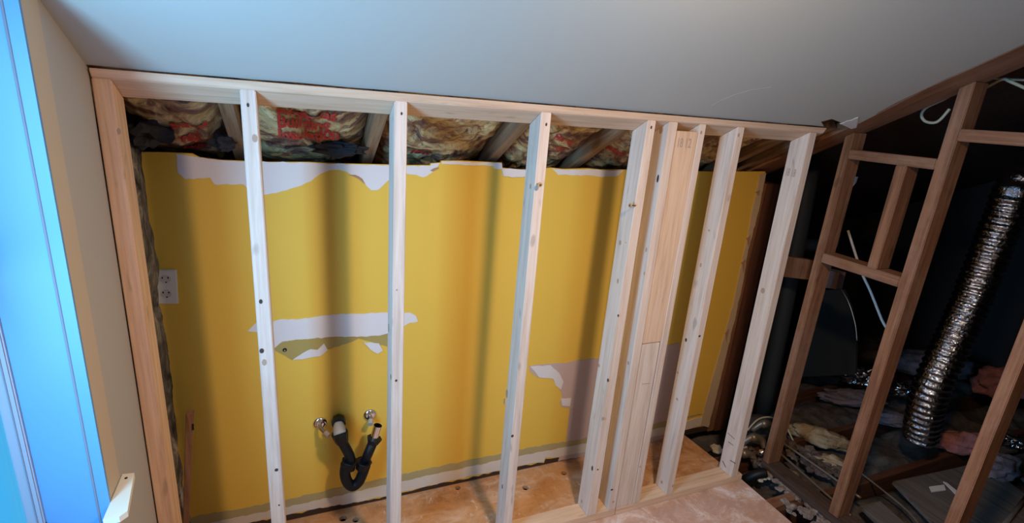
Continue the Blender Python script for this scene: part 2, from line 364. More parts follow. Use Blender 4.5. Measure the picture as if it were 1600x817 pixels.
# dark hole in the torn corner and a screw anchor
wp('torn_hole', [(200, 276), (205, 277), (215, 296), (210, 303), (207, 330), (203, 326), (203, 300)], 'gap_shade', 'dark hole at the torn left edge of the wall', .003)
bm = bmesh.new(); c = PY(445, 546); disc_on(bm, c, (0, -1, 0), .008, .005); child_fix(link('screw_anchor', bm, M['slot']), wb)['label'] = 'black screw anchor in the gouge'
bm = bmesh.new(); disc_on(bm, c+Vector((0, -.005, 0)), (0, -1, 0), .003, .004); child_fix(link('screw_anchor', bm, M['chrome']), wb)['label'] = 'bright screw tip in the anchor'

# floor (plywood) with drilled holes
bm = bmesh.new(); prism(bm, [(.30, -3.0, 0), (3.012, -3.0, 0), (3.008, 0, 0), (2.965, .52, 0), (.30, .52, 0)], (0, 0, -.019))
fl = link('floor', bm, M['ply']); tag(fl, kind='structure')
holes = []
for u, v, r in ((821, 762, .016), (881, 739, .016), (715, 762, .014), (536, 810, .017), (556, 812, .015)):
    p = PZ(u, v); bm = bmesh.new(); bmesh.ops.create_cone(bm, cap_ends=True, segments=20, radius1=r, radius2=r, depth=.08, matrix=Matrix.Translation((p.x, p.y, 0)))
    c = link('cut', bm, M['gap_shade']); holes.append(c); md = fl.modifiers.new('h', 'BOOLEAN'); md.operation = 'DIFFERENCE'; md.object = c; md.solver = 'EXACT'
bpy.context.view_layer.update()
me = bpy.data.meshes.new_from_object(fl.evaluated_get(bpy.context.evaluated_depsgraph_get())); fl.modifiers.clear(); fl.data = me
for c in holes: bpy.data.objects.remove(c)
# dark strip added behind the wall foot, gap shade put into its colour
bm = bmesh.new(); pts = [PY(u, v, YW) for u, v in WB_BOT]
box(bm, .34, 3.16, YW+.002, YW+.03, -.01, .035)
o = link('gap_shade_strip', bm, M['gap_shade']); tag(o, kind='structure')
# subfloor under everything, attic shell
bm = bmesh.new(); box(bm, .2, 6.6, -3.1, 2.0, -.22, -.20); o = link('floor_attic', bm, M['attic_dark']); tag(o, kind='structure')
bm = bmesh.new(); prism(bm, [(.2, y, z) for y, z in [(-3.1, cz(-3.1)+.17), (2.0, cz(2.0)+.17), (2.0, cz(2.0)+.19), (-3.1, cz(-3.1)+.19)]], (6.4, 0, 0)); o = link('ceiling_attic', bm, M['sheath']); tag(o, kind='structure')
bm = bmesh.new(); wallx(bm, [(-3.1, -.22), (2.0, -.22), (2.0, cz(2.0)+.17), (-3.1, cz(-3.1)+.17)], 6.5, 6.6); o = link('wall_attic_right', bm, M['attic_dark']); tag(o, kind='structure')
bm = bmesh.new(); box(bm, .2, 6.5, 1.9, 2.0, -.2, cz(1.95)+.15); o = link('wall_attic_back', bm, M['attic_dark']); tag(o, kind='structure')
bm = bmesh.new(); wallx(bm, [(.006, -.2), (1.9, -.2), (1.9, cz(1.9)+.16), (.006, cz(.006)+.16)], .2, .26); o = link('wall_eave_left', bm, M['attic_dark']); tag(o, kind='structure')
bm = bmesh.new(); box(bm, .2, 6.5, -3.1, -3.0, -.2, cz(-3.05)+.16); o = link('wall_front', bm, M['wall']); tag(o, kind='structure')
bm = bmesh.new(); wallx(bm, [(-3.0, -.02), (-1.15, -.02), (-1.15, cz(-1.15)+.02), (-3.0, cz(-3.0)+.02)], 3.2, 3.29); o = link('wall_right', bm, M['wall']); tag(o, kind='structure')

# window
win = bpy.data.objects.new('window_1', None); COL.objects.link(win); win.location = (XL, WY1, WZ0); tag(win, kind='structure')
GX = .3665
def wpart(name, bm, m, label=None, par=win):
    o = link(name, bm, m); child_fix(o, par)
    if label: o['label'] = label
    return o
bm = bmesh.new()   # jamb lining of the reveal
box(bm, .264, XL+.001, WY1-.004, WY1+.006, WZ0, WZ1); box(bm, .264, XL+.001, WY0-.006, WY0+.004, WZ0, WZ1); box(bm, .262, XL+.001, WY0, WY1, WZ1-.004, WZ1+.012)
wpart('jamb_lining', bm, M['trim'], 'broad jamb lining of the window reveal, tinted with blue daylight')
bm = bmesh.new(); box(bm, GX-.0025, GX+.0025, WY1-.0055, WY1+.003, WZ0, WZ1, .0008); wpart('seam', bm, M['groove'], 'grey seam running down the jamb')
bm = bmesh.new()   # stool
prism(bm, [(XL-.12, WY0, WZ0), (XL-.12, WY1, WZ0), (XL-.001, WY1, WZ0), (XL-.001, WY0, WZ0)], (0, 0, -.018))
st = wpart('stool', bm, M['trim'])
bm = bmesh.new(); prism(bm, [(XL+.0015, -.216, HZ), (.418, -.219, HZ), (.436, -.364, HZ), (.423, -.379, HZ), (XL+.0015, -.379, HZ)], (0, 0, -.016))
st = wpart('stool_horn', bm, M['cream'], 'cream end block of the window stool sticking out past the opening')
bm = bmesh.new(); c = PZ(197, 747, HZ); disc_on(bm, c, (0, 0, 1), .0035, .001); o = link('nail_hole', bm, M['slot']); child_fix(o, st)
bm = bmesh.new()   # frame and sash
fx = .234
for (a, b_, z0, z1) in ((WY1-.001-.0, WY1-.012, WZ0, WZ1), (WY0+.034, WY0, WZ0, WZ1)): box(bm, fx, fx+.032, min(a, b_), max(a, b_), z0, z1, .003)
box(bm, fx, fx+.032, WY0, WY1, WZ0, WZ0+.04, .003); box(bm, fx, fx+.032, WY0, WY1, WZ1-.04, WZ1, .003); box(bm, fx-.004, fx+.028, WY0, WY1, 1.42, 1.455, .003)
wpart('frame', bm, M['sash'], 'grey window frame')
bm = bmesh.new(); box(bm, fx+.019, fx+.0215, WY1-.0135, WY1-.010, WZ0+.041, WZ1-.041); wpart('frame_groove', bm, M['groove'], 'dark groove in the window frame')
bm = bmesh.new(); box(bm, fx+.004, fx+.008, WY0+.03, WY1-.011, WZ0+.038, WZ1-.038); wpart('pane', bm, M['glass'])

# ------------------------------------------------------------------ new stud wall
def stud(name, xt, xb, label, y0=0, y1=BD, z0=.038, z1=None, width=TS, m='pine', group='new studs of the bare wall', knots=(), cut=True, x_of=None):
    "front edge left x at the top xt and at the bottom xb; top is cut to the slope"
    zt = (H-.038) if z1 is None else z1
    w = width if isinstance(width, (list, tuple)) else (width, width)
    k = TN if cut else 0
    bm = bmesh.new()
    hexa(bm, [(xb, y0, z0), (xb+w[1], y0, z0), (xb+w[1], y1, z0), (xb, y1, z0),
              (xt, y0, zt-y0*k), (xt+w[0], y0, zt-y0*k), (xt+w[0], y1, zt-y1*k), (xt, y1, zt-y1*k)], .0022)
    for (u, v, face, r, asp, mi) in knots:
        if face == 'f': c = PY(u, v, y0); n = (0, -1, 0)
        else:
            xm = xb+(xt-xb)*((PX(u, v, xb).z-z0)/(zt-z0)); c = PX(u, v, xm); n = (-1, 0, 0)
        disc_on(bm, c, n, r, .0009, mi, 10, asp)
    o = link(name, bm, [M[m], M['pine_knot'], M['pine_stain']]); rebase(o, (xb, y0, z0)); tag(o, label, 'wall stud', group); return o
def nail(par, u, v, face, xx=None, L=.022):
    n = Vector((0, -1, 0)) if face == 'f' else Vector((-1, 0, 0)); c = PY(u, v, 0) if face == 'f' else PX(u, v, xx)
    bm = bmesh.new(); disc_on(bm, c-n*.001, n, .0022, L, 0); disc_on(bm, c+n*L, n, .0085, .004, 1, 16)
    disc_on(bm, c+n*(L+.004), n, .0035, .003, 0, 8)
    o = link('nail', bm, [M['steel'], M['washer']]); o.parent = par; o.matrix_parent_inverse = Matrix.Translation(-par.location); o['label'] = 'cap nail sticking out of the stud'
G = 'new studs of the bare wall'
s1 = stud('wall_stud', .393, .393, 'warm brown new stud fixed against the beige left wall', width=(.041, .045), m='pine_edge', knots=[(186, 205, 'f', .004, 2, 2)])
s2 = stud('wall_stud', .715, .7155, 'pale new stud left of the drain trap, with a bright knot near its top', width=(.039, .045),
          knots=[(387.5, 164, 'f', .0035, 1.6, 1), (398, 216, 'f', .007, 1.6, 2), (407.5, 471, 'f', .005, 1.5, 1), (409, 548, 'f', .0065, 1.3, 1), (413, 566, 'f', .007, 1.6, 2), (432, 734, 'f', .006, 1.0, 1), (436, 789, 'f', .003, 1, 1)])
s3 = stud('wall_stud', 1.126, 1.124, 'pale new stud just right of the drain trap', width=(.039, .043),
          knots=[(627.5, 177.5, 'f', .0032, 1.5, 1), (619, 594.5, 'f', .0042, 1.1, 1), (620, 453, 'f', .003, 1.2, 2), (607.5, 512, 'l', .009, 1.8, 2), (611, 589, 'l', .005, 2.2, 1)])
s4 = stud('wall_stud', 1.6135, 1.607, 'new stud in the middle of the wall with one cap nail, bluish left side', width=(.038, .040),
          knots=[(853.5, 194.5, 'f', .0035, 1.6, 1), (800.5, 681, 'f', .006, 1.0, 1), (792, 615, 'l', .010, 2.0, 2), (788, 627, 'l', .006, 2.5, 2), (785, 760, 'l', .004, 3, 1), (829, 291, 'l', .006, 1.6, 2)])
nail(s4, 839, 287, 'f')
s5 = stud('wall_stud', 2.049, 2.032, 'wide-faced new stud with cap nail, left of the flat blocking boards', width=(.037, .050),
          knots=[(1017.5, 199, 'f', .0035, 1.8, 1), (969, 379, 'l', .008, 1.3, 2), (978, 379, 'l', .003, 1, 2), (965.5, 439, 'l', .006, 1.8, 2), (966, 493, 'l', .005, 1, 1), (950, 594, 'l', .006, 1.3, 1), (936, 571, 'l', .006, 1.4, 2), (925.5, 731.5, 'l', .006, 2.2, 1), (934, 733.5, 'f', .004, 1, 1), (942, 654, 'l', .006, 1, 2), (909, 783, 'l', .005, 2, 2)])
nail(s5, 993, 321, 'l', 2.045)
s6 = stud('wall_stud', 2.147, 2.150, 'new stud butted to the left edge of the flat blocking boards', width=(.041, .039), knots=[(1028, 279, 'l', .006, 2.6, 1), (1010, 390, 'l', .005, 2.0, 2), (1007, 427, 'l', .004, 2.0, 2), (982, 567, 'l', .006, 1.4, 2), (956, 765, 'f', .007, .6, 1), (958, 784, 'f', .006, 1, 2), (1033, 203, 'l', .010, 1.5, 2)])
s7 = stud('wall_stud', 2.295, 2.287, 'new stud butted to the right edge of the flat blocking boards', width=(.031, .040), knots=[(1095.5, 207, 'f', .0045, 1.6, 2), (1000, 729, 'f', .004, 1, 2)])
s8 = stud('wall_stud', 2.488, 2.490, 'new stud standing free between blocking boards and end stud', width=(.037, .040), knots=[(1154, 211, 'f', .004, 2, 2), (1072, 531, 'l', .006, 1.5, 1), (1093, 525, 'f', .006, .9, 1), (1059, 582, 'l', .006, 1, 2), (1058, 623.5, 'l', .007, 1, 2), (1095, 414, 'l', .005, 2, 2), (1108, 360, 'l', .005, 1, 2), (1034, 753, 'l', .007, 1.4, 2), (1051, 759, 'f', .004, 2, 2)])
s9 = stud('wall_stud', 2.902, 2.917, 'last new stud at the right end of the wall, beside the open attic', width=(.042, .044), knots=[(1192, 454, 'l', .011, 1.3, 2), (1126, 733, 'l', .004, 1.2, 1)])
# pencil marks on the last stud
bm = bmesh.new()
for (a, b_) in (((1137, 676), (1148, 686)), ((1138, 690), (1146, 696)), ((1129, 720), (1134, 730)), ((1141, 719), (1149, 724))):
    bm = bmesh.new(); tube(bm, [PX(*a, 2.9155), PX(*b_, 2.9155)], .0016, 6)
    o = link('pencil_mark', bm, M['pine_knot']); child_fix(o, s9)
# flat boards between the sixth and seventh stud
def flat(z0, z1, x0, x1, label, m):
    bm = bmesh.new(); hexa(bm, [(x0, .002, z0), (x1, .002, z0), (x1, .04, z0), (x0, .04, z0), (x0, .002, z1), (x1, .002, z1), (x1, .04, z1), (x0, .04, z1)], .002)
    o = link('blocking_board', bm, [M[m], M['pine_knot'], M['pine_stain']]); rebase(o, (x0, .002, z0)); tag(o, label, 'board', 'boards nailed flat between two studs'); return o
f1 = flat(.903, 1.795, 2.1905, 2.2935, 'long upper board nailed flat between two studs, grade stamp near its top', 'pine_warm')
f2 = flat(.0385, .8995, 2.1915, 2.2855, 'lower board nailed flat between two studs, standing on the bottom plate', 'pine')
def text_mesh(body, h, wscale, off=.0, res=2):
    c = bpy.data.curves.new('t', 'FONT'); c.body = body; c.size = 1; c.offset = off; c.resolution_u = res; c.align_x = 'LEFT'
    o = bpy.data.objects.new('t', c); COL.objects.link(o); bpy.context.view_layer.update()
    me = bpy.data.meshes.new_from_object(o.evaluated_get(bpy.context.evaluated_depsgraph_get()))
    bpy.data.objects.remove(o); bm = bmesh.new(); bm.from_mesh(me)
    for v in bm.verts: v.co = Vector((v.co.x*h*wscale, v.co.y*h, 0))
    return bm
for body, par, fn, sz, lab in (
    ('18 12', f1, lambda x, y: Vector((2.197+x, .0012, 1.735+y)), .05, 'grey grade stamp at the top of the board'),
    ('18 18', s9, lambda x, y: Vector((2.9015, .078-x*.75, 1.63+y)), .05, 'faint grade stamp on the side of the stud')):
    bm = text_mesh(body, sz, .62, .012)
    for v in bm.verts: v.co = fn(v.co.x, v.co.y)
    o = link('grade_stamp', bm, M['grey_ink']); child_fix(o, par); o['label'] = lab
bm = bmesh.new(); tube(bm, [PY(1003, 600, .0015), PY(1015, 599, .0015)], .0013, 6); o = link('pencil_mark', bm, M['pine_stain']); child_fix(o, f2)

# plates
def sloped_plate():
    bm = bmesh.new(); x0, x1 = XL+.004, 2.984; g = .004
    A = Vector((0, 0, H-.038)); n = Vector((0, -SN, 0))
    up = Vector((0, SN*-1, CS)).normalized(); up = Vector((0, -SN, CS)) if False else Vector((0, -SN, CS))
    # face direction (thickness) is along the ceiling normal, depth runs down the slope
    th = Vector((0, SN, CS))*.0365; dp = Vector((0, CS, -SN))*.094
    # front edge leans toward the room so its top touches the ceiling line
    a = [Vector((0, 0, H-.038)), Vector((0, 0, H-.038))+dp, Vector((0, 0, H-.038))+dp+th, Vector((0, 0, H-.038))+th]
    top = Vector((0, -.0125, cz(-.0125)-.0075))
    a[3] = top; a[2] = top+dp
    vs = [Vector((x, p.y, p.z)) for x in (x0, x1) for p in a]
    hexa(bm, [vs[0], vs[4], vs[5], vs[1], vs[3], vs[7], vs[6], vs[2]], .0022)
    for u, v, r in ((297, 147, .006), (317, 151, .005), (865, 166, .006), (897, 166, .005)):
        pass
    return bm
def long_along_x(o):
    "rotate local axes so that the wood grain runs along the board"
    Rm = Matrix.Rotation(math.radians(90), 4, 'Y'); o.data.transform(Rm.inverted()); o.rotation_euler = (0, math.radians(90), 0); return o
tp = link('top_plate', sloped_plate(), [M['pine_warm'], M['pine_knot'], M['pine_stain']]); rebase(tp, (XL+.004, 0, H-.038)); long_along_x(tp)
tag(tp, 'long new top plate under the sloped ceiling, cut to its slope', 'plate')
def bplate(x0, x1, label):
    bm = bmesh.new(); box(bm, x0, x1, 0, BD, .0, .0378, .002); o = link('bottom_plate', bm, M['pine_warm']); rebase(o, (x0, 0, 0)); long_along_x(o); tag(o, label, 'plate', 'new bottom plates'); return o
bplate(.393, 2.1905, 'long new bottom plate on the plywood, from the left wall to the joint')
bplate(2.1935, 3.0, 'short new bottom plate on the plywood, ending at the attic edge')
bm = bmesh.new(); disc_on(bm, (2.192, 0, .008), (0, -1, 0), .005, .001, 0, 8, 2.2)

bm.free()
# ------------------------------------------------------------------ rafters and insulation above the yellow wall
SL = Vector((0, CS, -SN))                      # down the slope
def on_slope(x, s, h): return Vector((x, 0, cz(0)))+SL*s+nrm*h
RAFT = [(.335, 'dark rafter in the top left corner'), (.665, 'brown rafter end behind the second stud'), (1.115, 'brown rafter end left of the third stud'), (1.63, 'wide brown rafter end left of the fourth stud'),
        (2.06, 'brown rafter end behind the fifth stud'), (2.53, 'brown rafter end behind the free-standing stud'), (2.93, 'dark rafter end behind the last new stud'), (3.085, 'brown rafter at the torn right corner of the ceiling')]
for i, (x, lab) in enumerate(RAFT):
    bm = bmesh.new(); wv = .042
    s0 = .03 if i == 7 else -.30
    base = [on_slope(x-wv/2, s0, .016), on_slope(x+wv/2, s0, .016), on_slope(x+wv/2, .80, .004), on_slope(x-wv/2, .80, .004)]
    hexa(bm, base+[p+nrm*.125 for p in base], .002)
    o = link('rafter', bm, M['rafter'])
    loc = on_slope(x, 0, .05); rebase(o, loc); ang = math.atan2(-SN, CS)
    Rm = Matrix.Rotation(math.radians(90)-TH, 4, 'X'); o.data.transform(Rm.inverted()); o.rotation_euler = (math.radians(90)-TH, 0, 0)
    # local z now runs along the rafter
    tag(o, lab, 'rafter', 'rafters over the yellow wall')
def hgt(x, s, sd): 
    
    k = noise.fractal(Vector((x*9+2*noise.noise(Vector((x*5, s*5, sd))), s*12, sd*5.3)), 1, 2, 5)
    return .034+.020*k-.012*abs(noise.noise(Vector((x*16, s*13, sd*2.+9))))+.004*noise.fractal(Vector((x*40, s*34, sd)), 1, 2, 2)
def bay_h(x, s, x0, x1, sd):
    t = (x-x0)/(x1-x0); bulge = 1-(2*t-1)**4
    return hgt(x, s, sd)+.05*(1-bulge)-.012*bulge
def batt_h(x, s, x0, x1, sd):
    h = bay_h(x, s, x0, x1, sd); lim = .050 if s < .11 else (.050-(s-.11)*.9); return max(h, min(lim, .05), -.03)
BL = ['dark crumpled insulation batt by the left corner with red printing', 'yellow paper-faced insulation batt with three lines of red words', 'crinkled yellow insulation batt between third and fourth studs',
      'insulation batt with red print right of the fourth stud', 'insulation batt with small red print left of the free-standing stud', 'dark insulation batt behind the last bay']
bays = [(.36, .645), (.688, 1.092), (1.138, 1.607), (1.653, 2.037), (2.083, 2.508), (2.553, 2.908)]
batts = []
for i, (x0, x1) in enumerate(bays):
    bm = bmesh.new(); nx, ns = 70, 90; g = []
    for a in range(nx+1):
        row = []
        for k in range(ns+1):
            x = x0+(x1-x0)*a/nx; s = -.12+.84*k/ns; row.append(bm.verts.new(on_slope(x, s, batt_h(x, s, x0, x1, i))))
        g.append(row)
    for a in range(nx):
        for k in range(ns): bm.faces.new((g[a][k], g[a+1][k], g[a+1][k+1], g[a][k+1]))
    # back of the batt
    top = [on_slope(x0, -.12, .15), on_slope(x1, -.12, .15), on_slope(x1, .72, .15), on_slope(x0, .72, .15)]
    tv = [bm.verts.new(p) for p in top]; bm.faces.new(tv)
    bm.faces.new([g[a][0] for a in range(nx+1)]+[tv[1], tv[0]]); bm.faces.new([g[a][ns] for a in range(nx, -1, -1)]+[tv[3], tv[2]])
    bm.faces.new([g[0][k] for k in range(ns, -1, -1)]+[tv[0], tv[3]]); bm.faces.new([g[nx][k] for k in range(ns+1)]+[tv[2], tv[1]])
    o = link('insulation_batt', bm, M['kraft'], smooth=True); rebase(o, on_slope(x0, 0, .05)); tag(o, BL[i], 'insulation', 'insulation batts between the rafters'); batts.append(o)
def print_on(i, body, uv, h, ws, rot=0, shear=0):
    x0, x1 = bays[i]; c = PC(*uv, .025); s0 = (c-on_slope(c.x, 0, 0)).dot(SL); xx0 = c.x
    bm = text_mesh(body, h, ws, .035)
    bmesh.ops.triangulate(bm, faces=bm.faces[:], ngon_method='EAR_CLIP')
    for _ in range(2):
        es = [e for e in bm.edges if e.calc_length() > .012]
        if es: bmesh.ops.subdivide_edges(bm, edges=es, cuts=1); bmesh.ops.triangulate(bm, faces=[f for f in bm.faces if len(f.verts) > 3])
    cr, sr = math.cos(rot), math.sin(rot)
    for v in bm.verts:
        x, y = v.co.x*cr-v.co.y*sr, v.co.x*sr+v.co.y*cr
        X_, S_ = xx0+x+shear*y, s0-y
        X_ = min(max(X_, x0+.006), x1-.006)
        v.co = on_slope(X_, S_, batt_h(X_, S_, x0, x1, i)-.006)
    o = link('red_print', bm, M['red_ink']); child_fix(o, batts[i]); o['label'] = 'red printed words on the facing'
for body, uv in (('Fiberglas', (432, 180)), ('Building', (433, 195)), ('Insulation', (434, 208))): print_on(1, body, uv, .085, .60)
print_on(0, 'Building', (270, 196), .06, .55, .15); print_on(0, 'Insul', (283, 213), .06, .55, .1); print_on(0, 'ation', (290, 228), .06, .5, .05)
print_on(2, 'ion', (640, 240), .10, .62, .03)
print_on(3, 'Fiberglas', (862, 214), .06, .5, -.25); print_on(3, 'Building', (862, 228), .06, .5, -.3)
print_on(4, 'Insulation', (940, 236), .06, .55, .1); print_on(4, 'Fiber', (1092, 222), .06, .6, -.1); print_on(4, 'Build', (1092, 238), .06, .6, -.1)
# black felt tatters
for i, (uv, s, lab) in enumerate((((225, 205), (.07, .05, .05), 'black crumpled felt in the top left corner'), ((350, 222), (.035, .03, .03), 'black felt tatter left of the second stud'), ((530, 232), (.09, .03, .025), 'black felt tatter behind the lettered batt'))):
    bm = bmesh.new(); p = PC(*uv, .0); blob(bm, p, s, i, .6, 2.5, 3); o = link('felt_scrap', bm, M['felt']); rebase(o, p); tag(o, lab, 'scrap')

# ------------------------------------------------------------------ outlet
ot = bpy.data.objects.new('wall_outlet', None); COL.objects.link(ot); oc = PY(259.5, 447.5); ot.location = oc; tag(ot, 'white duplex outlet on the yellow wall near the left corner', 'outlet')
bm = bmesh.new(); q = [PY(u, v) for u, v in ((241, 421), (276, 421), (279, 474), (244, 474))]
prism(bm, q, (0, -.006, 0)); bmesh.ops.dissolve_limit(bm, angle_limit=.02, verts=bm.verts[:], edges=bm.edges[:]); es = [e for e in bm.edges if all(v.co.y < YW-.003 for v in e.verts)]; bmesh.ops.bevel(bm, geom=es, offset=.003, segments=2, affect='EDGES')
child_fix(link('cover_plate', bm, M['white_plastic']), ot)
for v0 in (436, 459):
    r = bpy.data.objects.new('socket', None)
    bm = bmesh.new(); c = PY(258.5+(v0-436)*.06, v0, YW-.006); disc_on(bm, c, (0, -1, 0),   .0165, .0022, 0, 20, .86)
    so = link('socket', bm, M['socket']); child_fix(so, ot)
    for du, dv, rr in ((-5, -2, .0024), (4, -2, .0024), (1, 5, .0028)):
        bm = bmesh.new(); c2 = PY(258.5+(v0-436)*.06+du, v0+dv, YW-.008); disc_on(bm, c2, (0, -1, 0), rr, .0006, 0, 8, 1.6 if dv < 0 else 1)
        sl = link('slot', bm, M['slot']); sl.parent = so
bm = bmesh.new(); disc_on(bm, PY(260, 447.5, YW-.006), (0, -1, 0), .0025, .001, 0, 10); child_fix(link('plate_screw', bm, M['white_plastic']), ot)

# ------------------------------------------------------------------ drain trap and stub-outs
tr = bpy.data.objects.new('drain_trap', None); COL.objects.link(tr); tr.location = PY(527, 655); tag(tr, 'black plastic sink drain trap hanging from the yellow wall', 'drain trap')
def tp_(name, bm, m, lab=None, smooth=True):
    o = link(name, bm, m, smooth=smooth); child_fix(o, tr)
    if lab: o['label'] = lab
    return o
yj = YW-.115
j = lambda u, v, y=yj: PY(u, v, y)
bm = bmesh.new(); tube(bm, [PY(529, 656, YW+.01), PY(529, 659, YW-.055), PY(529.5, 663, YW-.083)], [.029, .029, .028], 8); tp_('wall_stub', bm, M['abs'], 'black faceted elbow against the wall', False)
bm = bmesh.new(); tube(bm, smoothpath([PY(529, 661, YW-.07), PY(530, 670, YW-.09), j(532, 680)], 5), [.021+.0008*k for k in range(11)], 20); tp_('cement_collar', bm, M['cement'], 'whitish collar smeared with pipe cement')
bm = bmesh.new(); tube(bm, smoothpath([j(532, 677), j(535, 690), j(542, 703), j(547, 714), j(548, 724), j(547, 733)], 6), .0205, 20); tp_('trap_arm', bm, M['abs'])
bm = bmesh.new(); tube(bm, [j(530.5, 676), j(532, 681), j(534, 688), j(535.5, 691)], [.034, .0315, .027, .024], 9); tp_('slip_nut', bm, M['abs'], None, False)
bm = bmesh.new(); tube(bm, smoothpath([j(541, 724), j(539, 740), j(543, 753), j(551, 759), j(560, 753), j(566, 741), j(571, 727)], 7), .0225, 22); tp_('u_bend', bm, M['abs'], 'black U-shaped bend')
def nut(a, b_, r):
    bm = bmesh.new(); a, b_ = Vector(a), Vector(b_); d = b_-a
    tube(bm, [a, a+d*.08, a+d*.4, b_], [r*1.04, r*1.08, r*.98, r*.82], 9); return bm
tp_('slip_nut', nut(j(547, 719), j(543, 731), .032), M['abs'], smooth=False)
tp_('slip_nut', nut(j(569, 720), j(565, 732), .033), M['abs'], smooth=False)
bm = bmesh.new(); tube(bm, [j(567, 728), j(584, 688)], .0205, 20); tp_('tailpiece_extension', bm, M['abs'])
tp_('slip_nut', nut(j(585.5, 684), j(583, 691), .0305), M['abs'], smooth=False)
bm = bmesh.new(); a, b_ = j(584, 687), j(590.5, 664.5); tube(bm, [a, b_], .0175, 20, cap=False)
tube(bm, [b_, b_-(b_-a)*.9], .0160, 20, cap=False); rp = tp_('tailpiece', bm, M['chrome'], 'bright chrome open tailpiece')
def stubout(u, v, end, lab):
    e = bpy.data.objects.new('water_stub', None); COL.objects.link(e); e.location = PY(u, v); tag(e, lab, 'pipe stub', 'water stubs beside the drain trap')
    bm = bmesh.new(); c = PY(u, v); ax = Vector((0, -1, 0))
    tube(bm, [c, c+ax*.004, c+ax*.009, c+ax*.012], [.029, .029, .022, .011], 28); child_fix(link('escutcheon', bm, M['chrome'], smooth=True), e)
    bm = bmesh.new(); tube(bm, smoothpath([c+ax*.004, c+ax*.035, Vector(end)], 4), .0075, 14); child_fix(link('pipe', bm, M['copper'], smooth=True), e)
    bm = bmesh.new(); d = (Vector(end)-(c+ax*.035)).normalized(); tube(bm, [Vector(end)-d*.012, Vector(end)+d*.010], .012, 12); child_fix(link('cap', bm, M['cement'], smooth=False), e)['label'] = 'beige end cap'
stubout(500, 661, PY(511, 679, YW-.07), 'chrome ringed water pipe stub left of the drain trap')
stubout(578, 648, PY(579, 660, YW-.05), 'chrome ringed water pipe stub above the chrome tailpiece')

# wooden stake behind the first stud
bm = bmesh.new(); y = .30
t1, t2, b1, b2 = PY(290, 646, y), PY(302, 648, y), PY(276, 830, y), PY(281, 830, y)
b1 = Vector((b1.x, y, .002)); b2 = Vector((b2.x+.006, y, .002))
hexa(bm, [b1, b2, b2+Vector((0, .02, 0)), b1+Vector((0, .02, 0)), t1, t2, t2+Vector((0, .03, 0)), t1+Vector((0, .03, 0))], .002)
o = link('wooden_stake', bm, M['old']); rebase(o, b1); tag(o, 'thin dark wooden stake standing in the left corner below the outlet', 'stake')
bm = bmesh.new(); hexa(bm, [PY(u, v, y-.001) for u, v in ((300, 662), (303, 662), (303, 672), (300, 672))]+[PY(u, v, y-.003) for u, v in ((300, 662), (303, 662), (303, 672), (300, 672))]); child_fix(link('bracket', bm, M['slot']), o)

# ------------------------------------------------------------------ old partition framing at the attic (faces x = XR)
XR = 3.2
def old(name, y0, y1, z0, z1, label, x0=XR, dx=.089, slope=False, cat='wall stud', m='old', dz=0, horiz=None):
    bm = bmesh.new(); zt = lambda y: (cz(y)-.004) if slope else z1
    hexa(bm, [(x0, y0, z0), (x0+dx, y0, z0), (x0+dx, y1, z0+dz), (x0, y1, z0+dz), (x0, y0, zt(y0)), (x0+dx, y0, zt(y0)), (x0+dx, y1, zt(y1)+dz), (x0, y1, zt(y1)+dz)], .003)
    o = link(name, bm, M[m]); rebase(o, (x0, y0, z0))
    if horiz:
        Rm = Matrix.Rotation(math.radians(-90), 4, 'X'); o.data.transform(Rm.inverted()); o.rotation_euler = (math.radians(-90), 0, 0)
    tag(o, label, cat, 'old partition framing' if name != 'bottom_plate' else None); return o
PB = .045
o1 = old('wall_stud', .012, .052, PB, 0, 'short old reddish stud next to the last new stud', slope=True)
o2 = old('wall_stud', -.398, -.350, PB, 0, 'tall old reddish stud in the middle of the attic opening', slope=True)
o3 = old('wall_stud', -.815, -.772, PB, 0, 'old reddish stud cut off by the right edge of the photo', slope=True)
old('wood_block', -.350, .012, 1.722, 1.764, 'orange-brown upper crosspiece between the two old studs', cat='block', m='old', horiz=True)
old('wood_block', -.350, .012, 1.222, 1.268, 'dusty lower crosspiece between the two old studs', cat='block', m='old', dx=.089, horiz=True)
old('wall_stud', -.247, -.203, 1.268, 1.722, 'short old cripple stud standing between the two crosspieces')
old('wood_block', -.772, -.398, 1.838, 1.884, 'crosspiece right of the tall old stud, high up', cat='block', horiz=True)
# sloped plate of the old partition and bottom plate
bm = bmesh.new(); pts = []
prism(bm, [(x, y, cz(y)-.003) for x, y in ((3.118, -.05), (3.056, -.33), (3.056, -1.15), (3.26, -1.15), (3.28, .62), (3.122, .62))], (0, 0, .05))
o = link('sloped_plate', bm, M['old']); rebase(o, (XR, 0, cz(0))); Rm = Matrix.Rotation(math.radians(90)-TH, 4, 'X'); o.data.transform(Rm.inverted()); o.rotation_euler = (math.radians(90)-TH, 0, 0)
tag(o, 'old brown sloped plate along the edge of the grey ceiling', 'plate')
o = old('bottom_plate', -1.15, .055, 0, PB, 'dark dusty bottom plate under the old studs', cat='plate', m='sheath', horiz=True)
# old corner posts at the end of the yellow wall
bm = bmesh.new(); box(bm, 3.166, 3.212, YW+.0005, YW+.09, -.02, cz(YW)-.085, .002); o = link('corner_post', bm, M['old']); rebase(o, (3.166, YW, -.02)); tag(o, 'old reddish corner post at the cut edge of the yellow wall', 'post')
bm = bmesh.new(); box(bm, 3.215, 3.30, YW-.01, YW+.09, -.02, cz(YW)-.085, .002); o = link('corner_post', bm, M['dark_old']); rebase(o, (3.215, YW, -.02)); tag(o, 'nearly black wide corner post beside the reddish one', 'post')

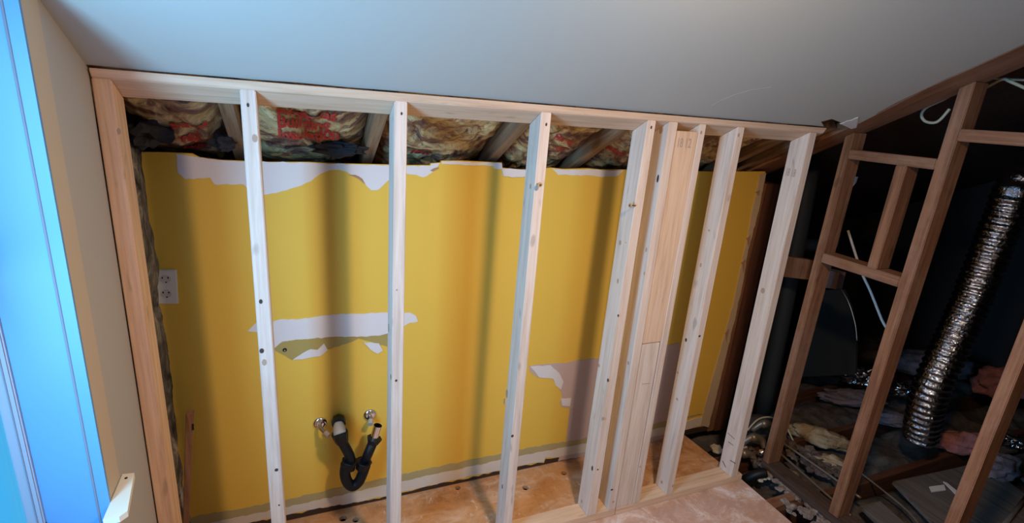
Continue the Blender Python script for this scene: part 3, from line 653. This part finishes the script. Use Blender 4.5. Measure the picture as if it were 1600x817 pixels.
# ------------------------------------------------------------------ attic contents
JT = -.022
for i, (y, lab) in enumerate(((-1.0, 'dark floor joist at the front of the attic'), (-.62, 'second dark floor joist across the attic'), (-.20, 'dark floor joist meeting the plywood corner'), (.20, 'floor joist behind the pipe fittings'), (.62, 'floor joist under the far insulation'))):
    bm = bmesh.new(); box(bm, 3.02, 6.4, y-.02, y+.02, -.20, JT, .002); o = link('floor_joist', bm, M['dark_old']); rebase(o, (3.02, y, -.2)); long_along_x(o); tag(o, lab, 'joist', 'attic floor joists')
# loose fill between joists
def fill(name, x0, x1, y0, y1, z, amp, m, label, sd, cat='insulation', kind='stuff'):
    bm = bmesh.new(); nx, ny = int((x1-x0)/.03)+2, int((y1-y0)/.03)+2; g = []
    for a in range(nx+1):
        row = []
        for k in range(ny+1):
            x, y = x0+(x1-x0)*a/nx, y0+(y1-y0)*k/ny
            e = min(1, 6*min(a/nx, 1-a/nx, k/ny, 1-k/ny)); row.append(bm.verts.new((x, y, -.19+(z+.19+amp*noise.fractal(Vector((x*4, y*4, sd*3.)), 1, 2, 5))*(.4+.6*e))))
        g.append(row)
    for a in range(nx):
        for k in range(ny): bm.faces.new((g[a][k], g[a+1][k], g[a+1][k+1], g[a][k+1]))
    o = link(name, bm, M[m], smooth=True); rebase(o, (x0, y0, -.2)); s = o.modifiers.new('t', 'SOLIDIFY'); s.thickness = .01; s.offset = -1
    tag(o, label, cat, None, kind)
fill('loose_insulation', 3.05, 6.3, -.175, .175, -.07, .05, 'grey_fill', 'dusty grey loose fill between the middle joists', 1)
fill('loose_insulation', 3.05, 6.3, .225, .595, -.06, .06, 'grey_fill', 'dusty grey loose fill behind the fittings', 2)
fill('loose_insulation', 3.3, 6.3, -.595, -.225, -.08, .04, 'grey_fill', 'dusty grey loose fill in front of the middle joist', 3)
fill('loose_insulation', 3.3, 6.3, .645, 1.85, -.04, .09, 'grey_fill', 'dusty grey loose fill under the eaves', 4)
# boards lying across the joists
def board(px, th, m, label, cat='board', name='attic_board', z=JT, rz=None):
    bm = bmesh.new(); prism(bm, [PZ(u, v, z+th) for u, v in px], (0, 0, -th)); 
    o = link(name, bm, M[m]); rebase(o, PZ(*px[0], z)); Rm = Matrix.Rotation(math.radians(-90), 4, 'X'); o.data.transform(Rm.inverted()); o.rotation_euler = (math.radians(-90), 0, 0); tag(o, label, cat)
board([(1395, 752), (1535, 722), (1660, 815), (1500, 860)], .018, 'board', 'wide grey dusty board lying in the attic behind the old studs')
board([(1560, 716), (1700, 690), (1850, 780), (1680, 812)], .018, 'board', 'grey dusty board at the right edge of the attic floor')
board([(1500, 696), (1560, 686), (1592, 703), (1530, 714)], .016, 'board', 'short board end near the pink batts')
board([(1345, 790), (1375, 783), (1440, 840), (1405, 850)], .018, 'board', 'narrow pale strip of board at the bottom edge')
# batts and foil
def lump(name, uv, z, s, m, label, cat='insulation', sd=0, amp=.35, fr=2., sub=4, rz=0):
    p = PZ(*uv, z); bm = bmesh.new(); blob(bm, (0, 0, 0), s, sd, amp, fr, sub, flat=-s[2]*.6)
    o = link(name, bm, M[m], smooth=True); o.location = p; o.rotation_euler = (0, 0, rz); tag(o, label, cat, 'loose batts on the attic floor'); return o
lump('insulation_batt', (1505, 694), .03, (.18, .07, .07), 'pink', 'pink fibreglass batt just right of the duct foot', sd=1, rz=-.55)
lump('insulation_batt', (1568, 600), .20, (.20, .12, .13), 'pink', 'dark pink fibreglass batt piled behind the right old stud', sd=2, rz=-.3)
lump('insulation_batt', (1560, 728), .03, (.15, .09, .06), 'mauve', 'pale mauve batt between the right old stud and the frame edge', sd=3)
lump('insulation_batt', (1395, 655), .03, (.18, .06, .045), 'mauve', 'flat mauve batt left of the duct foot', sd=4, rz=-.5)
lump('insulation_batt', (1450, 570), .06, (.40, .14, .10), 'mauve', 'broad dusty bluish batt far behind the duct', sd=5, rz=-.3)
lump('insulation_batt', (1282, 683), .0, (.19, .075, .055), 'buff', 'buff yellow insulation lump behind the old short stud', sd=6, rz=-.9)
lump('insulation_batt', (1303, 725), -.01, (.10, .06, .04), 'buff', 'small buff insulation lump in front of the larger one', sd=7, rz=-.9)
lump('insulation_batt', (1330, 622), .02, (.22, .09, .05), 'mauve', 'brownish flat batt under the foil wrap', sd=8, rz=-.4)
def foil(uv, z, s, label, sd, rz=0):
    p = PZ(*uv, z); bm = bmesh.new(); blob(bm, (0, 0, 0), s, sd, .9, 3.2, 4); o = link('foil_wrap', bm, M['foil_wrap']); o.location = p; o.rotation_euler = (0, 0, rz); tag(o, label, 'foil', 'crumpled foil in the attic')
foil((1352, 588), .12, (.17, .07, .055), 'crumpled shiny foil lying left of the tall old stud', 1, -.4)
foil((1425, 612), .12, (.12, .05, .04), 'crumpled foil between the tall old stud and the duct', 2, -.4)
foil((1590, 690), .05, (.13, .05, .03), 'crumpled foil at the right edge of the photo', 3, -.6)
# flexible duct
dpts = smoothpath([PY(1640, 268, -.2), PY(1592, 290, -.2), PY(1572, 335, -.2), PY(1545, 400, -.2), PY(1522, 460, -.2), PY(1490, 530, -.2), PY(1458, 600, -.2), PY(1445, 645, -.2), PY(1438, 684, -.2)], 30)
bm = bmesh.new(); L = 0; rs = []; 
for i, p in enumerate(dpts):
    if i: L += (p-dpts[i-1]).length
    rs.append(.086+.005*math.sin(L*2*math.pi/.036))
tube(bm, dpts, rs, 40, rf=lambda i, k: 1+.045*noise.noise(Vector((i*.45, math.cos(k*.157)*3.5, math.sin(k*.157)*3.5))))
o = link('flexible_duct', bm, M['foil'], smooth=True); rebase(o, dpts[-1]); tag(o, 'ribbed silver flexible duct slanting down through the attic', 'duct')
# pipes and cables
def pipe(name, pts, r, m, label, cat, n=8, seg=10):
    P = smoothpath(pts, n) if n > 1 else pts; bm = bmesh.new(); tube(bm, P, r, seg); o = link(name, bm, M[m], smooth=True); rebase(o, P[0]); tag(o, label, cat); return o
pipe('pipe', [PZ(1218, 688, .02), PZ(1300, 745, .02), PZ(1345, 778, .02)], .007, 'copper', 'thin pipe lying on the attic joists, the upper of two', 'pipe', 4)
pipe('pipe', [PZ(1212, 702, .0), PZ(1298, 778, .0), PZ(1330, 806, .0)], .007, 'copper', 'thin pipe lying on the attic joists, the lower of two', 'pipe', 4)
pipe('cable', [PZ(1340, 735, 0), PZ(1372, 760, 0), PZ(1420, 800, 0), PZ(1450, 840, 0)], .005, 'copper', 'thin grey cable on the attic floor right of the tall old stud', 'cable', 4)
pipe('cable', [PX(1484, 170, 3.42), PX(1465, 190, 3.42), PX(1447, 190, 3.42), PX(1440, 180, 3.42), PX(1448, 168, 3.42), PX(1475, 155, 3.42), PX(1500, 140, 3.42)], .006, 'cable', 'loop of cream cable hanging left of the tall old stud top', 'cable', 8)
pipe('cable', [PX(1500, 155, 3.42), PX(1540, 137, 3.42), PX(1566, 124, 3.42), PX(1580, 128, 3.42), PX(1620, 146, 3.42)], .006, 'cable', 'cream cable running right below the sloped plate', 'cable', 8)
pipe('cable', [PX(1548, 122, 3.5), PX(1580, 124, 3.5), PX(1625, 126, 3.5)], .005, 'cable', 'second cream cable crossing behind at the top right', 'cable', 4)
pipe('cable', [PX(1325, 360, 3.8), PX(1345, 422, 3.8), PX(1360, 455, 3.8), PX(1378, 500, 3.8), PX(1392, 530, 3.8), PX(1386, 590, 3.8), PX(1362, 650, 3.8), PX(1352, 690, 3.8), PX(1349, 712, 3.8)], .007, 'white_scrap', 'pale cable slanting down below the lower crosspiece', 'cable', 4)
pipe('cable', [PX(1307, 440, 3.6), PX(1325, 470, 3.6), PX(1336, 505, 3.6), PX(1339, 532, 3.6)], .0025, 'copper', 'thin wire hanging from the small grey box', 'wire', 6)
pipe('pipe', [PX(1325, 296, 3.6), PX(1317, 330, 3.6), PX(1306, 385, 3.6)], .011, 'grey_pipe', 'thin grey pipe right behind the short old stud', 'pipe', 3)
bm = bmesh.new(); prism(bm, [PX(u, v, 3.58) for u, v in ((1322, 276), (1337, 276), (1334, 285), (1328, 292), (1321, 290))], (.02, 0, 0)); o = link('pipe_clip', bm, M['white_scrap']); rebase(o, PX(1328, 285, 3.58)); tag(o, 'small white clip at the top of the thin grey pipe', 'clip')
bm = bmesh.new(); blob(bm, (0, 0, 0), (.02, .014, .02), 3, .3, 2, 2); o = link('pipe_tip', bm, M['chrome'], smooth=True); o.location = PX(1322, 294, 3.57); tag(o, 'shiny metal tip just under the white clip', 'fitting')
pipe('vent_pipe', [PX(1268, 250, 3.75), PX(1225, 480, 3.75), PX(1190, 650, 3.75)], .055, 'grey_pipe', 'dark grey vertical vent pipe between the last new stud and the short old stud', 'pipe', 3, 24)
pipe('vent_pipe', [PX(1215, 385, 3.9), PX(1262, 383, 3.9), PX(1300, 384, 3.9)], .04, 'grey_pipe', 'dark grey horizontal vent pipe behind the short old stud', 'pipe', 2, 20)
bm = bmesh.new(); prism(bm, [PX(u, v, 3.5) for u, v in ((1228, 400), (1275, 408), (1272, 438), (1222, 432))], (.04, 0, 0)); o = link('wood_block', bm, M['old']); rebase(o, PX(1250, 420, 3.5)); tag(o, 'orange-brown block behind the short old stud at mid height', 'block')
bm = bmesh.new(); prism(bm, [PX(u, v, 3.52) for u, v in ((1288, 420), (1312, 426), (1306, 452), (1282, 448))], (.05, 0, 0)); o = link('junction_box', bm, M['fixture']); rebase(o, PX(1300, 438, 3.52)); tag(o, 'small grey box just below the lower crosspiece', 'junction box')
bm = bmesh.new(); prism(bm, [PX(u, v, 4.3) for u, v in ((1262, 455), (1318, 452), (1330, 480), (1338, 530), (1336, 585), (1225, 590))], (.02, 0, 0)); o = link('insulation_board', bm, M['grey_pipe']); rebase(o, PX(1290, 530, 4.3)); tag(o, 'dark grey board standing behind the short old stud', 'board')
# fittings cluster
FX = lambda u, v, z=.05: PZ(u, v, z)
bm = bmesh.new(); c = FX(1180, 742, .0); tube(bm, smoothpath([c+Vector((-.03, .03, -.05)), c+Vector((0, 0, .0)), c+Vector((.05, -.02, .02))], 5), .026, 16); o = link('drain_fitting', bm, M['abs'], smooth=True); rebase(o, c); tag(o, 'black drain elbow at the corner of the plywood', 'pipe fitting')
c = FX(1205, 703, .06); bm = bmesh.new(); tube(bm, [c+Vector((-.09, .0, -.0)), c+Vector((.0, -.0, .0))], .018, 16); tube(bm, [c, c+Vector((.012, -.006, 0))], .03, 20)
o = link('valve_fitting', bm, M['chrome'], smooth=True); rebase(o, c); tag(o, 'shiny round valve end beside the foot of the short old stud', 'pipe fitting')
for i, (uv, z, lab) in enumerate((((1180, 690), .05, 'dusty tangled pipe fitting behind the last new stud foot'), ((1165, 715), .0, 'brown dusty fitting near the plywood corner'), ((1196, 668), .05, 'dusty fitting under the curved wire'))):
    c = FX(*uv, z); bm = bmesh.new(); tube(bm, smoothpath([c+Vector((-.05, .05, -.04)), c+Vector((.0, .02, .02)), c+Vector((.05, .0, .0)), c+Vector((.06, -.04, -.05))], 5), .02, 14)
    tube(bm, [c+Vector((-.012, .025, .01)), c+Vector((.018, .01, .022))], .027, 12); o = link('pipe_fitting', bm, M['copper'], smooth=True); rebase(o, c); tag(o, lab, 'pipe fitting')
pipe('cable', [PZ(1168, 672, .06), PZ(1185, 655, .10), PZ(1205, 652, .10), PZ(1225, 662, .05), PZ(1240, 690, 0)], .005, 'cable', 'curved pale wire over the fittings behind the last new stud', 'cable', 6)
def crumbs(uv, z, s, sd, lab, m='crumb'):
    c = PZ(*uv, z); bm = bmesh.new()
    for k in range(16):
        a = random.uniform(0, 6.28); r = s*math.sqrt(random.random()); q = s*random.uniform(.18, .38)
        blob(bm, (math.cos(a)*r, math.sin(a)*r*.7, q*.35), (q, q*.8, q*.55), sd*20+k, .5, 2, 2)
    o = link('debris_pile', bm, M[m]); o.location = c; tag(o, lab, 'debris', None, 'stuff')
crumbs((1192, 746), -.02, .05, 1, 'cream plaster crumbs beside the black drain elbow'); crumbs((1120, 703), -.015, .05, 2, 'cream plaster crumbs between the last two new studs, behind the plate')
crumbs((1252, 782), -.05, .04, 3, 'pale rubble near the bottom edge beside the plywood'); crumbs((1160, 700), -.01, .03, 4, 'small pale rubble behind the last new stud')
bm = bmesh.new(); prism(bm, [PZ(u, v, -.005) for u, v in ((1178, 786), (1250, 764), (1262, 772), (1196, 800))], (0, 0, -.016)); o = link('board_scrap', bm, M['old']); rebase(o, PZ(1178, 786, -.005)); long_along_x(o); tag(o, 'short reddish board scrap beside the corner of the plywood', 'board')
def rubble(uv, z, s_, n, sd, lab, m):
    c = PZ(*uv, z); bm = bmesh.new(); rr = random.Random(sd)
    for k in range(n):
        a = rr.uniform(0, 6.28); r_ = math.sqrt(rr.random()); q = s_[0]*rr.uniform(.10, .24)
        blob(bm, (math.cos(a)*r_*s_[0], math.sin(a)*r_*s_[1], q*.3), (q*rr.uniform(.7, 1.4), q, q*.6), sd*30+k, .6, 2.4, 2)
    o = link('rubble', bm, M[m]); o.location = c; tag(o, lab, 'debris', None, 'stuff')
rubble((1222, 748), -.012, (.10, .13), 70, 3, 'grey dusty rubble between the plywood edge and the tall old stud', 'rub')
rubble((1275, 722), -.01, (.12, .18), 60, 4, 'grey rubble under the two thin pipes', 'rub_dark')
rubble((1185, 715), .0, (.07, .08), 30, 5, 'brown rubble packed around the pipe fittings', 'rub_dark')
rubble((1262, 800), -.015, (.10, .12), 50, 6, 'dusty rubble at the bottom edge below the tall old stud', 'rub')
# white scraps
for px, lab in (([(1452, 760), (1475, 757), (1478, 765), (1456, 768)], 'left white scrap on the wide grey board'), ([(1474, 752), (1480, 754), (1502, 772), (1497, 775)], 'right white scrap crossing the other one')):
    bm = bmesh.new(); prism(bm, [PZ(u, v, .004) for u, v in px], (0, 0, -.006)); o = link('white_scrap', bm, M['white_scrap']); rebase(o, PZ(*px[0], .0)); tag(o, lab, 'scrap')
pipe('wood_stick', [PZ(1605, 775, .012), PZ(1565, 825, .012)], .011, 'board', 'weathered stick at the bottom right corner', 'stick', 2, 8)
